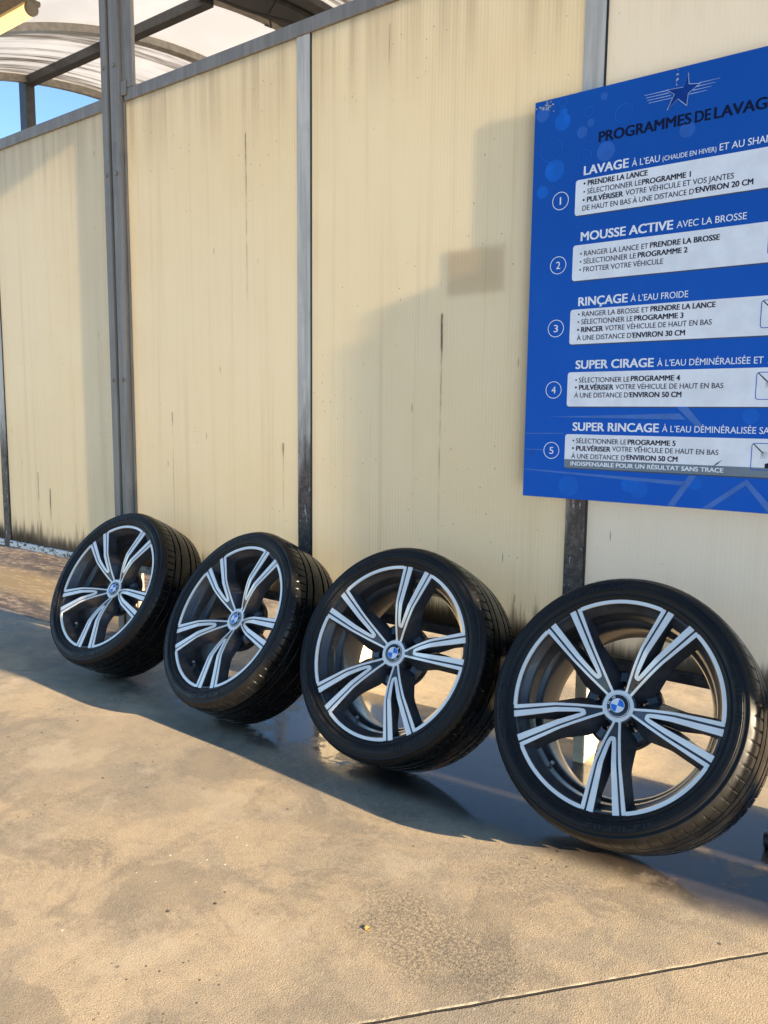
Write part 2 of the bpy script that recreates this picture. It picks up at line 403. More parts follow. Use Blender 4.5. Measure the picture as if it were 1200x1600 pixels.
# ------------------------------------------------------------ partition wall
WY = 2.222                  # front face of the sheets
wall = empty('partition_wall', (-1.4, WY, 0), 'long cream translucent plastic screen wall framed in worn grey steel', 'wall')
def wpart(name, mb, m, bevel=0, sm=None, parent=wall):
    o = part(name, mb, m, parent, bevel, sm); o.matrix_parent_inverse = Matrix.Translation((1.4, -WY, 0)) if parent is wall else Matrix(); return o
posts = [(-6.40, -6.34), (-5.31, -5.25), (-4.257, -4.195), None, (-2.042, -1.979), (-.947, -.885), (.16, .22), (1.25, 1.31)]
edges = [-6.34, -5.31, -5.25, -4.257, -4.195, -3.190, -3.062, -2.042, -1.979, -.947, -.885, .16, .22, 1.25, 1.31, 1.95]
for i in range(0, len(edges) - 1, 2):
    x0, x1 = edges[i], edges[i + 1]
    wpart('panel', MB().box(x0 - .004, x1 + .004, WY, WY + .012, .395, 2.455), M_panel)
for q in posts:
    if q:
        b = MB().box(q[0], q[1], WY - .007, WY + .0125, .3605, 2.4475)
        wpart('post', b, M_post, .003)
wpart('top_rail', MB().box(-3.054, 1.95, WY - .011, WY + .020, 2.448, 2.498), M_steel, .004)
wpart('top_rail', MB().box(-6.40, -3.190, WY - .011, WY + .020, 2.440, 2.492), M_steel, .004)
segs = [(-6.34, -5.31), (-5.25, -4.257), (-4.195, -3.19), (-3.053, -2.042), (-1.979, -.947), (-.885, .16), (.22, 1.25), (1.31, 1.95)]
for x0, x1 in segs:
    wpart('bottom_rail', MB().box(x0 + .001, x1 - .001, WY - .014, WY + .026, .361, .3945), M_rail, .003)
wpart('sun_block_board', MB().box(-.02, .158, WY, WY + .02, 0, .3605), M_beam)  # boards added out of view to stop sun passing under the rail
wpart('sun_block_board', MB().box(.222, 1.249, WY, WY + .02, 0, .3605), M_beam)
wpart('sun_block_board', MB().box(1.311, 1.95, WY, WY + .02, 0, .3605), M_beam)
# sealing beads: thin dark lips down both sides of each post
for q in posts:
    if q and q[0] > -4.5 and q[1] < 0:
        wpart('seal_strip', MB().box(q[1] + .0005, q[1] + .006, WY - .004, WY - .0005, .396, 2.447), M_black)

# main column left of the second bay (built-up section) with its short upper plate
col = empty('steel_column', (-3.14, WY, 0), 'tall grey built-up steel column standing in the screen wall behind the leftmost wheel', 'column')
def cpart(name, mb, m, bevel=.003):
    o = part(name, mb, m, col, bevel); o.matrix_parent_inverse = Matrix.Translation((3.14, -WY, 0)); return o
cpart('flange', MB().box(-3.184, -3.141, WY - .034, WY + .034, 0, 3.15), M_steel)
cpart('web', MB().box(-3.1405, -3.1295, WY - .012, WY + .03, 0, 3.15), M_purlin, 0)
cpart('flange', MB().box(-3.129, -3.066, WY - .028, WY + .034, 0, 3.15), M_steel)
cpart('side_plate', MB().box(-3.0655, -3.055, WY - .010, WY + .011, 0, 2.4475), M_steel)
cpart('upper_plate', MB().box(-3.0655, -2.990, WY - .012, WY + .006, 2.4985, 3.15), M_steel)
cpart('bracket', MB().box(-3.064, -3.030, WY - .020, WY - .0125, 2.47, 2.53), M_steel, .002)
for z in (.35, 1.25, 2.15, 2.6):
    cpart('bolt', MB().loft([[(-3.098 + .009 * math.cos(PI / 3 * i), y, z + .009 * math.sin(PI / 3 * i)) for i in range(6)] for y in (WY - .0285, WY - .036)]), M_steel, .001)
    cpart('bolt', MB().loft([[(-3.163 + .008 * math.cos(PI / 3 * i), y, z + .008 * math.sin(PI / 3 * i)) for i in range(6)] for y in (WY - .0345, WY - .041)]), M_steel, .001)

# end column far right of the wall: its shadow falls along the wheels
endc = MB().box(2.0, 2.12, 2.062, 2.200, 0, 3.1)
tag(part('end_column', endc, M_steel, None, .004), 'grey square steel column at the far right open end of the screen wall', 'column')

# ------------------------------------------------------------ vaulted canopy over the next bay
CY, CZ, CR = 4.08, 3.622, 3.75          # crown line and radius
def arc_z(y): return CZ - (CR - math.sqrt(CR * CR - (y - CY) ** 2))
YS = [2.17 + (5.99 - 2.17) * i / 40 for i in range(41)]
can = empty('canopy', (-2, CY, 0), 'barrel vaulted canopy of white translucent sheets on dark steel above the screen wall', 'canopy')
def vault(name, x0, x1, m, lo=0., hi=.012, ys=YS):
    secs = []
    for y in ys:
        z = arc_z(y)
        secs.append([(x0, y, z + lo), (x1, y, z + lo), (x1, y, z + hi), (x0, y, z + hi)])
    o = part(name, MB().loft(secs), m, can, 0, 40); o.matrix_parent_inverse = Matrix.Translation((2, -CY, 0)); return o
vault('roof_sheet', -5.70, -4.60, M_roofd)
vault('roof_sheet', -4.56, -3.78, M_roof)
vault('roof_sheet', -3.37, -2.2, M_roofd)
vault('roof_sheet', -2.16, -1.0, M_roof)
vault('roof_sheet', -.96, .2, M_roof)
vault('arch_rib', -5.74, -5.70, M_ribm, -.05, .03)
vault('arch_rib', -4.615, -4.545, M_ribm, -.045, .02)
vault('arch_rib', -3.81, -3.745, M_ribm, -.035, .02)
vault('gutter', -3.744, -3.70, M_black, -.015, .02)
vault('gutter', -3.699, -3.50, M_purlin, -.055, .02)
vault('gutter', -3.499, -3.46, M_black, -.025, .02)
vault('gutter', -3.459, -3.37, M_purlin, -.04, .02)
vault('arch_rib', -2.2, -2.16, M_ribm, -.045, .02)
vault('arch_rib', -1.0, -.96, M_ribm, -.045, .02)
vault('arch_rib', .2, .24, M_ribm, -.045, .02)
def canpart(name, mb, m, bevel=0):
    o = part(name, mb, m, can, bevel); o.matrix_parent_inverse = Matrix.Translation((2, -CY, 0)); return o
canpart('cable', MB().tube([(-3.60 + .03 * math.sin(y * 5), y, arc_z(y) - .072 - .02 * abs(math.sin(y * 4))) for y in [2.95 + .12 * i for i in range(9)]], .009, 8), M_black)
canpart('cable', MB().tube([(-3.40 - .05 * i, 3.55 + .02 * i, arc_z(3.6) - .07 - .01 * i) for i in range(4)] + [(-3.62, 3.7, arc_z(3.7) - .14), (-3.75, 3.78, arc_z(3.78) - .07)], .006, 8), M_black)
zp = arc_z(3.327)
canpart('purlin', MB().box(-5.70, -3.75, 3.297, 3.357, zp - .070, zp - .008), M_purlin, .004)
canpart('purlin', MB().box(-3.37, .24, 3.297, 3.357, zp - .070, zp - .008), M_purlin, .004)
canpart('purlin', MB().box(-5.70, -3.75, 4.95, 5.01, arc_z(4.98) - .082, arc_z(4.98) - .012), M_purlin, .004)
canpart('strut', MB().box(-5.80, -5.705, 3.29, 3.36, 0, zp - .02), M_purlin, .004)
canpart('strut', MB().box(-5.80, -5.72, 5.93, 5.99, 0, arc_z(5.95)), M_purlin, .004)
canpart('strut', MB().box(.16, .24, 5.93, 5.99, 0, arc_z(5.95)), M_purlin, .004)
canpart('eave_beam', MB().box(-5.74, .24, 2.10, 2.168, arc_z(2.17) - .07, arc_z(2.17) + .04), M_steel, .004)
canpart('eave_beam', MB().box(-5.74, .24, 5.992, 6.06, arc_z(5.99) - .07, arc_z(5.99) + .04), M_steel, .004)

lamp = empty('strip_lamp', (-4.7, 2.5, 3.2), 'lit yellowish fluorescent strip lamp under the vaulted roof', 'lamp')
def lpart(name, mb, m, bevel=0, sm=None):
    o = part(name, mb, m, lamp, bevel, sm); o.matrix_parent_inverse = Matrix.Translation((4.7, -2.5, -3.2)); return o
LY, LZ = 2.262, 3.060
lpart('diffuser', MB().tube([(-5.16, LY, LZ), (-5.12, LY, LZ), (-3.89, LY, LZ), (-3.85, LY, LZ + .004)], .030, 16), M_lamp, 0, 50)
lpart('housing', MB().box(-5.2, -3.83, LY - .045, LY + .045, LZ + .024, LZ + .048), M_lampbody, .006)
for x in (-4.9, -4.1):
    lpart('bracket', MB().box(x - .015, x + .015, LY - .02, LY + .02, LZ + .0485, arc_z(LY) - .001), M_lampbody, .002)
lpart('end_cap', MB().tube([(-3.8495, LY, LZ + .002), (-3.832, LY, LZ + .002)], .033, 16), M_lampbody, 0, 50)

# ------------------------------------------------------------ things on the far side of the wall
def block(name, label, cat, x0, x1, y0, y1, z1, m, group=None):
    return tag(part(name, MB().box(x0, x1, y0, y1, 0, z1), m, None, .006), label, cat, group)
block('plinth', 'cream painted concrete plinth behind the post seen through the rightmost wheel', 'plinth', -.928, -.89, 2.30, 2.47, .33, M_cream, 'plinths behind the wall posts')
block('plinth', 'sunlit cream plinth seen at the left inside the third wheel from the left', 'plinth', -2.02, -1.985, 2.28, 2.62, .33, M_cream, 'plinths behind the wall posts')
jb = MB().box(-.975, -.90, 2.485, 2.56, 0, .07); jb.box(-.8995, -.893, 2.50, 2.535, .02, .05, 1)
tag(part('junction_box', jb, [M_whitep, M_black], None, .003), 'small white box with black socket on the ground beside the cream plinth', 'box')
cab = empty('shade_cabinet', (.3, 2.32, 0), 'unseen tall grey steel cabinet added behind the screen wall to shade its panels', 'cabinet')  # cabinet added out of view to cast shade on the wall panels
o = part('body', MB().box(.24, .60, 2.262, 2.392, 0, 1.93), M_cab, cab, .006); o.matrix_parent_inverse = Matrix.Translation((-.3, -2.32, 0))
o = part('door', MB().box(.27, .57, 2.3925, 2.402, .1, 1.85), M_cab, cab, .004); o.matrix_parent_inverse = Matrix.Translation((-.3, -2.32, 0))
tag(part('shade_board', MB().box(-1.112, -.32, WY + .023, WY + .027, .90, 2.032), M_cream), 'unseen flat board added on the far side of the wall to shade it beside the blue sign', 'board')  # board added behind the sheets so its shadow falls left of the sign
tag(part('shade_plate', MB().box(-1.387, -1.181, WY + .0125, WY + .0145, 1.490, 1.632), M_plate), 'square plate added on the far side of the wall to shade a grey patch through it', 'plate')  # plate added to dim a rectangle of the sheet from behind

# hose end and ground bits
hs = MB().tube([(-.320, 2.13, .020), (-.29, 2.132, .020), (-.2, 2.14, .020), (.05, 2.12, .020), (.4, 2.0, .020), (.9, 1.95, .020)], .019, 14)
hs.tube([(-.326, 2.13, .020), (-.322, 2.13, .0205), (-.300, 2.131, .021), (-.296, 2.131, .0205)], .022, 14)
tag(part('hose', hs, M_black, None, 0, 50), 'black rubber hose end lying on wet concrete at the right edge', 'hose')
lf = MB(); lf.add([(0, -.012, .002), (.008, -.004, .006), (.009, .006, .004), (0, .014, .007), (-.009, .005, .006), (-.007, -.005, .003), (0, 0, .003)], [(0, 1, 6), (1, 2, 6), (2, 3, 6), (3, 4, 6), (4, 5, 6), (5, 0, 6)])
lo = part('leaf', lf, M_leaf); lo.location = (-.947, 1.243, 0); lo.rotation_euler = (0, .1, .8); lo.scale = (.7, .7, .4)
md = lo.modifiers.new('solid', 'SOLIDIFY'); md.thickness = .0008
tag(lo, 'small dry yellow leaf scrap on the sunlit concrete foreground', 'leaf')

# ------------------------------------------------------------ the sign
SY = WY - .034              # printed face
sign = empty('wash_sign', (-.662, SY, .86), 'large blue car wash instruction sign with five numbered white boxes', 'sign')
SINV = Matrix.Translation((.662, -SY, -.86))
def spart(name, mb, m, parent=sign, bevel=0):
    o = part(name, mb, m, parent, bevel)
    o.matrix_parent_inverse = SINV if parent is sign else Matrix()
    return o
SX0, SX1, SZ0, SZ1 = -1.077, -.247, .8618, 2.0096
spart('board', MB().box(SX0, SX1, SY, SY + .005, SZ0, SZ1), [M_blue], sign, .0008)
for x in (-1.0, -.33):
    spart('mounting_rail', MB().box(x, x + .03, SY + .0052, WY - .0002, SZ0 + .05, SZ1 - .05), M_edge)

def poly(mb, pts, y, th=.0003, mi=0):
    """flat printed shape: pts are (x, z)"""
    n = len(pts); vs = [(x, y, z) for x, z in pts] + [(x, y + th, z) for x, z in pts]
    fs = [tuple(range(n)), tuple(range(2 * n - 1, n - 1, -1))] + [(i, (i + 1) % n, n + (i + 1) % n, n + i) for i in range(n)]
    mb.add(vs, fs, mi)
def rrect(x0, x1, z0, z1, r=.008, n=5):
    p = []
    for cx, cz, a in ((x1 - r, z1 - r, 0), (x0 + r, z1 - r, 90), (x0 + r, z0 + r, 180), (x1 - r, z0 + r, 270)):
        for i in range(n + 1):
            t = math.radians(a + 90 * i / n); p.append((cx + r * math.cos(t), cz + r * math.sin(t)))
    return p
def ring(mb, outer, inner, y, th=.0003):
    n = len(outer)
    vs = [(x, y, z) for x, z in outer] + [(x, y, z) for x, z in inner] + [(x, y + th, z) for x, z in outer] + [(x, y + th, z) for x, z in inner]
    fs = []
    for i in range(n):
        j = (i + 1) % n
        fs += [(i, j, n + j, n + i), (i, 2 * n + i, 2 * n + j, j), (n + i, n + j, 3 * n + j, 3 * n + i)]
    mb.add(vs, fs)
def circle(cx, cz, r, n=36): return [(cx + r * math.cos(2 * PI * i / n), cz + r * math.sin(2 * PI * i / n)) for i in range(n)]

def glyphs(txt, bold):
    cu = bpy.data.curves.new('lettering', 'FONT'); cu.body = txt; cu.size = 1
    cu.offset = 0; cu.resolution_u = 4
    ob = bpy.data.objects.new('lettering', cu); C.objects.link(ob)
    bpy.context.view_layer.update()
    dg = bpy.context.evaluated_depsgraph_get()
    me = ob.evaluated_get(dg).to_mesh()
    vs = [tuple(v.co) for v in me.vertices]; fs = [tuple(p.vertices) for p in me.polygons]
    ob.evaluated_get(dg).to_mesh_clear(); bpy.data.objects.remove(ob); bpy.data.curves.remove(cu)
    return vs, fs
def text(mb, txt, bold, x0, x1, z, cap, y, mi=0):
    vs, fs = glyphs(txt, bold)
    a = min(v[0] for v in vs); b = max(v[0] for v in vs); k = (x1 - x0) / (b - a); kz = cap / .70
    e = .031
    for j, (dx, dz) in enumerate(((0, 0), (-e, e * .4), (e, e * .4), (-e, -e * .4), (e, -e * .4)) if bold else ((-.007, 0), (.007, .004))):
        mb.add([(x0 + (v[0] - a + dx) * k, y - .00003 * j, z + (v[1] + dz) * kz) for v in vs], fs, mi)
def letters(name, rows, m, y, parent=sign):
    mb = MB()
    for r in rows: text(mb, *r, y)
    me = bpy.data.meshes.new(name); me.from_pydata(mb.v, [], mb.f)
    o = link(name, me, m, parent); o.matrix_parent_inverse = SINV if parent is sign else Matrix()
    return o
YP = SY - .0006            # layer of prints on the board
YB = SY - .0012            # lettering above boxes
# bokeh bubbles and pale bands of the artwork
bub = MB()
for x, z, r in ((-.990, 1.94, .024), (-1.009, 1.81, .030), (-.988, 1.965, .012), (-1.045, 1.755, .018), (-.75, 1.00 - .085, .02), (-.72, .905, .026), (-.57, .93, .018), (-.44, 1.11, .02), (-.93, .90, .03)): bub = MB(); poly(bub, circle(x, z, r), SY - .0001 - .1 * (x + 1.1) * .002, .00005); spart('bubble_print', bub, M_bubble)
bub = MB()
for x, z, r in ((-.929, 1.90, .016), (-.905, 1.921, .011), (-1.052, 1.971, .020), (-.858, 1.836, .026), (-.869, 1.9834, .010), (-.64, 1.85, .02)): bub = MB(); poly(bub, circle(x, z, r), SY - .0003 - .1 * (x + 1.1) * .001, .00005); spart('bubble_print', bub, M_bubble2)
bub = MB()
for x, z, r in ((-1.021, 1.869, .034), (-.811, 1.9257, .025), (-.918, 1.832, .020), (-.912, 1.9506, .014), (-.990, 1.9927, .013)): bub = MB(); ring(bub, circle(x, z, r), circle(x, z, r - .0022), YP - .0002); spart('bubble_print', bub, M_bubble)
bd = MB()
poly(bd, [(-1.0082, 1.1035), (-.62, 1.1165), (-.6015, 1.1000)], YP); poly(bd, [(-.6288, 1.1345), (-.600, 1.1345), (-.5472, 1.0735), (-.566, 1.0735)], YP)
poly(bd, [(-1.0766, 1.0512), (-.9516, 1.0545), (-.9516, 1.0570), (-1.0766, 1.0542)], YP); poly(bd, [(-1.0766, 1.0042), (-1.013, 1.0030), (-1.013, 1.0062), (-1.0766, 1.0062)], YP)
poly(bd, [(-1.0766, .9455), (-1.0766, .9425), (-.6003, .9215), (-.5945, .9330)], YP); poly(bd, [(-.584, .9510), (-.5655, .9510), (-.6195, .8640), (-.6385, .8640)], YP)
poly(bd, [(-.5468, .8640), (-.5250, .8640), (-.4417, .9310), (-.4400, .9478)], YP - .0003); poly(bd, [(-.4395, .9478), (-.4412, .9315), (-.3842, .8640), (-.3610, .8640)], YP - .0003)
spart('band_print', bd, M_band)
# winged star emblem
st = MB()
sp = [(-.6443, 1.9925), (-.6411, 1.9637), (-.6127, 1.9583), (-.6418, 1.9398), (-.6444, 1.909), (-.6689, 1.9316), (-.6961, 1.9082), (-.680, 1.9462), (-.688, 1.9612), (-.6563, 1.9588)]
sp[8] = (-.7000, 1.9612); sp[7] = (-.6790, 1.9455)
cxm = sum(q[0] for q in sp) / 10; czm = sum(q[1] for q in sp) / 10
ring(st, sp, [(cxm + (x - cxm) * .925, czm + (z - czm) * .925) for x, z in sp], YP - .0003)
for i in range(4):
    z = 1.9595 - i * .0072; w0 = -.757 + i * .004
    poly(st, [(w0, z - .0004), (-.699 + i * .006, z - .0008), (-.699 + i * .006, z + .0008), (w0, z + .0004)], YP)
    z = 1.9600 - i * .0075; xl = -.616 - i * .008
    poly(st, [(xl, z - .0008), (-.5655 - i * .010, z - .0003), (-.5655 - i * .010, z + .0003), (xl, z + .0008)], YP)
se = spart('star_emblem', st, M_starp)
sf = MB(); poly(sf, [(cxm + (x - cxm) * .9, czm + (z - czm) * .9) for x, z in sp], YP - .0001, .0001); spart('star_fill', sf, M_starf, se)
letters('title', [('PROGRAMMES', 1, -.8788, -.6322, 1.8640, .0275), ('DE', 1, -.6216, -.5837, 1.8640, .0275), ('LAVAGE', 1, -.5744, -.4300, 1.8638, .0275)], M_title, YP)
letters('heading', [('LAVAGE', 1, -.9187, -.7923, 1.7825, .024), ('À L’EAU', 0, -.7825, -.7078, 1.7825, .0175), ('(CHAUDE EN HIVER)', 0, -.700, -.5643, 1.7825, .0125), ('ET AU SHAMPOOING', 0, -.5566, -.345, 1.7825, .0175)], M_print, YP)
letters('heading', [('MOUSSE ACTIVE', 1, -.9203, -.664, 1.603, .024), ('AVEC LA BROSSE', 0, -.6536, -.4812, 1.6045, .0175)], M_print, YP)
letters('heading', [('RINÇAGE', 1, -.9196, -.7775, 1.4218, .024), ('À L’EAU FROIDE', 0, -.768, -.6143, 1.4228, .0175)], M_print, YP)
letters('heading', [('SUPER CIRAGE', 1, -.9203, -.6964, 1.243, .024), ('À L’EAU DÉMINÉRALISÉE ET', 0, -.686, -.4194, 1.244, .0175), ('A', 0, -.409, -.397, 1.244, .0175)], M_print, YP)
letters('heading', [('SUPER RINCAGE', 1, -.9219, -.6731, 1.0645, .024), ('À L’EAU DÉMINÉRALISÉE SANS', 0, -.6632, -.3670, 1.0658, .0175)], M_print, YP)
XR = -.285
boxes = [(1.7715, 1.6742), (1.592, 1.493), (1.412, 1.3135), (1.2335, 1.1345), (1.0535, .9545)]
rows = [
 [('• PRENDRE LA LANCE', 1, -.9181, -.7385, 1.7525, .0142), ('• SÉLECTIONNER LE', 0, -.9184, -.7546, 1.7300, .0142), ('PROGRAMME 1', 1, -.7518, -.6251, 1.7300, .0142), ('• PULVÉRISER', 1, -.9192, -.8035, 1.7078, .0142), ('VOTRE VÉHICULE ET VOS JANTES', 0, -.7964, -.5179, 1.7088, .0142), ('DE HAUT EN BAS À UNE DISTANCE D’', 0, -.9194, -.6105, 1.6855, .0142), ('ENVIRON 20 CM', 1, -.6092, -.4715, 1.6872, .0142)],
 [('• RANGER LA LANCE ET', 0, -.9204, -.7269, 1.5604, .0142), ('PRENDRE LA BROSSE', 1, -.7212, -.5433, 1.5615, .0142), ('• SÉLECTIONNER LE', 0, -.9207, -.7596, 1.5382, .0142), ('PROGRAMME 2', 1, -.7537, -.6224, 1.5388, .0142), ('• FROTTER VOTRE VÉHICULE', 0, -.9211, -.6845, 1.5158, .0142)],
 [('• RANGER LA BROSSE ET', 0, -.9195, -.7169, 1.3911, .0142), ('PRENDRE LA LANCE', 1, -.7112, -.5436, 1.392, .0142), ('• SÉLECTIONNER LE', 0, -.9199, -.76, 1.3693, .0142), ('PROGRAMME 3', 1, -.7547, -.6234, 1.3697, .0142), ('• RINCER', 1, -.9202, -.8438, 1.3473, .0142), ('VOTRE VÉHICULE DE HAUT EN BAS', 0, -.8375, -.5501, 1.3478, .0142), ('À UNE DISTANCE D’', 0, -.9205, -.7578, 1.324, .0142), ('ENVIRON 30 CM', 1, -.7565, -.6169, 1.324, .0142)],
 [('• SÉLECTIONNER LE', 0, -.9199, -.7608, 1.2035, .0142), ('PROGRAMME 4', 1, -.756, -.6231, 1.205, .0142), ('• PULVÉRISER', 1, -.9197, -.8056, 1.1825, .0142), ('VOTRE VÉHICULE DE HAUT EN BAS', 0, -.7994, -.5116, 1.1828, .0142), ('À UNE DISTANCE D’', 0, -.9214, -.7580, 1.16, .0142), ('ENVIRON 50 CM', 1, -.7568, -.6172, 1.1605, .0142)],
 [('• SÉLECTIONNER LE', 0, -.921, -.7612, 1.028, .0142), ('PROGRAMME 5', 1, -.7562, -.6252, 1.0285, .0142), ('• PULVÉRISER', 1, -.9214, -.8059, 1.006, .0142), ('VOTRE VÉHICULE DE HAUT EN BAS', 0, -.8003, -.5134, 1.0077, .0142), ('À UNE DISTANCE D’', 0, -.9231, -.7585, .9830, .0142), ('ENVIRON 50 CM', 1, -.7572, -.6177, .9855, .0142)],
]
for k, ((zt, zb), rw) in enumerate(zip(boxes, rows)):
    xl = -.9422 - .0006 * k
    sh = MB(); poly(sh, rrect(xl + .001, XR + .002, zb - .003, zb + .03), SY - .0004); poly(sh, rrect(xl + .001, XR + .002, zb - .003, zb + .03), SY - .0004) if 0 else None
    spart('box_shadow_line', sh, M_edge)
    b = MB(); poly(b, rrect(xl, XR, zb, zt), YP - .0001)
    tb = spart('text_box', b, M_boxw)
    letters('lettering', rw, M_ink, YB, tb)
    if k == 4:
        gb = MB(); poly(gb, [(xl, .9795), (xl, .9600), (xl + .006, .9545), (XR - .006, .9545), (XR, .9600), (XR, .9795)], YB + .0002)
        spart('grey_bar', gb, M_greybar, tb)
        letters('lettering', [('INDISPENSABLE POUR UN RÉSULTAT SANS TRACE', 1, -.9242, -.4984, .9622, .0118)], M_print, YB - .0002, tb)
    # spray lance pictogram in its outlined square
    ic = MB(); ix0, ix1, iz0, iz1 = -.4335, -.305, zb + .018, zb + .088
    if k == 0: ix0 = -.4080
    if k == 1: ix0 = -.4280
    ring(ic, rrect(ix0, ix1, iz0, iz1), rrect(ix0 + .0018, ix1 - .0018, iz0 + .0018, iz1 - .0018, .0065), YB)
    ti = spart('pictogram', ic, M_blue, tb)
    la = MB(); a, b2 = (ix0 + .004, iz1 - .002), (ix0 + .024, iz1 - .022)
    poly(la, [(a[0], a[1] - .0016), (b2[0] - .001, b2[1] - .0012), (b2[0] + .001, b2[1] + .0012), (a[0] + .0016, a[1])], YB)
    for q in range(6):
        t = math.radians(-95 + q * 18); x, z = b2[0] + .001, b2[1]
        x2, z2 = x + .018 * math.cos(t), z + .018 * math.sin(t)
        nx, nz = -math.sin(t) * .0003, math.cos(t) * .0003
        poly(la, [(x - nx, z - nz), (x2 - nx, z2 - nz), (x2 + nx, z2 + nz), (x + nx, z + nz)], YB)
    cx, cz = ix0 + .034, iz0 + .006      # little car outline
    poly(la, [(cx, cz), (cx + .075, cz), (cx + .077, cz + .010), (cx + .060, cz + .014), (cx + .048, cz + .024), (cx + .020, cz + .024), (cx + .008, cz + .014), (cx, cz + .011)], YB)
    spart('drawing', la, M_ink, tb)
for n, z in zip('12345', (1.7226, 1.5423, 1.3619, 1.183, 1.0038)):
    b = MB(); ring(b, circle(-.9873, z, .0252), circle(-.9873, z, .0232), YP)
    bo = spart('number_badge', b, M_print)
    letters('numeral', [(n, 0, -.9935 if n != '1' else -.9892, -.9805 if n != '1' else -.9855, z - .0105, .021)], M_print, YP, bo)
fk = MB(); rr = random.Random(3)
for k in range(46):
    x, z = -1.040 + rr.gauss(0, .012), 1.991 + rr.gauss(0, .0065); a = rr.random() * 6
    if k == 37: spart('scuffed_patch', fk, M_flake); fk = MB()
    if k > 36: x, z = -.672 + rr.gauss(0, .004), 1.984 + rr.gauss(0, .010)
    s_ = .0016 + rr.random() * .0022
    poly(fk, [(x + s_ * math.cos(a + q * 2.1 + rr.random()), z + s_ * math.sin(a + q * 2.1 + rr.random())) for q in range(3)], YB - .0002 * rr.random(), .0002)
spart('scuffed_patch', fk, M_flake)
nk = MB()
for x, z, a, l in ((-1.05, .995, .9, .012), (-.722, 1.022, .6, .011), (-.515, .985, .7, .016), (-.968, 1.145, 0, .003)):
    dx, dz = math.cos(a) * l, math.sin(a) * l
    poly(nk, [(x - dx, z - dz), (x + dz * .12, z - dx * .12), (x + dx, z + dz), (x - dz * .12, z + dx * .12)], YB - .0004)
    spart('scratch', nk, M_edge); nk = MB()

# ------------------------------------------------------------ wheels
RL = .27
def lerp(tab, s):
    if s <= tab[0][0]: return tab[0][1]
    for (a, b), (c, d) in zip(tab, tab[1:]):
        if s <= c: return b + (d - b) * (s - a) / (c - a)
    return tab[-1][1]
TO = [(.14, .040), (.165, .042), (.36, .087), (.55, .127), (.955, .205), (1.05, .223)]
TI = [(.352, .001), (.362, .010), (.54, .037), (1.0, .090)]
TGO = [(.138, .012), (.165, .019), (.36, .063), (.55, .103), (1.0, .174)]
TGI = [(.30, .018), (.306, .028), (.335, .0385), (.37, .048), (.555, .084), (1.0, .151)]
def depth(s):
    u = max(0, min(1, (.56 - s) / .40)); return .002 + .043 * (u - .10 * math.sin(PI * u))
def P(s, t, a, ang): return ((s * math.sin(ang) + t * math.cos(ang)) * RL, a, (s * math.cos(ang) - t * math.sin(ang)) * RL)
def sr_(s, t, rmax): return min(s, math.sqrt(max(0, rmax * rmax - t * t)))
def strip(mb, ss, fa, fb, sign_, ang, top, bot, rmax=1.0, ex=0., mi=0):
    """ribbon between lateral edges fa and fb, from depth+top to depth+bot; ex widens the underside outward at fa"""
    secs = []
    for s in ss:
        ta, tb = fa(s) * sign_, fb(s) * sign_
        sa, sb = sr_(s, ta, rmax), sr_(s, tb, rmax)
        a = depth(s)
        tae = ta + ex * sign_
        secs.append([P(sa, ta, a + top, ang), P(sb, tb, a + top, ang), P(sb, tb, a + bot, ang), P(sr_(s, tae, rmax), tae, a + bot, ang)])
    mb.loft(secs, mi)
SS = [.36, .40, .45, .50, .54, .575, .62, .70, .80, .90, .955, .985, 1.02]
def spoke_mesh(ang):
    mb = MB()
    for sg in (1, -1):
        secs = []
        for s in SS:
            to, ti = lerp(TO, s), lerp(TI, s); a = depth(s); th = .030 + .016 * max(0, (.7 - s))
            tb = to + .045 + .055 * max(0, min(1, (.60 - s) / .24)); tib = max(.0005, ti - .050 * (1 if s < .62 else max(.25, 1 - (s - .62) / .25)))
            rm = .972
            secs.append([P(sr_(s, to * sg, rm), to * sg, a + .0022, ang), P(sr_(s, ti * sg, rm), ti * sg, a + .0022, ang),
                         P(sr_(s, tib * sg, rm), tib * sg, a + th, ang), P(sr_(s, tb * sg, rm), tb * sg, a + th + .006, ang)])
        mb.loft(secs)
    secs = []
    for s in (.13, .165, .2, .25, .30, .36, .375):
        e_ = .05 + .05 * min(1, max(0, (s - .13) / .1))
        to = lerp(TO, s); a = depth(s)
        if s > .36: secs.append([P(s, -.02, a + .012, ang), P(s, .02, a + .012, ang), P(s, .05, a + .04, ang), P(s, -.05, a + .04, ang)])
        else: secs.append([P(s, -to, a + .0022, ang), P(s, to, a + .0022, ang), P(s, to + e_, a + .042, ang), P(s, -to - e_, a + .042, ang)])
    mb.loft(secs)
    return mb.mesh('spoke', 0, 38)
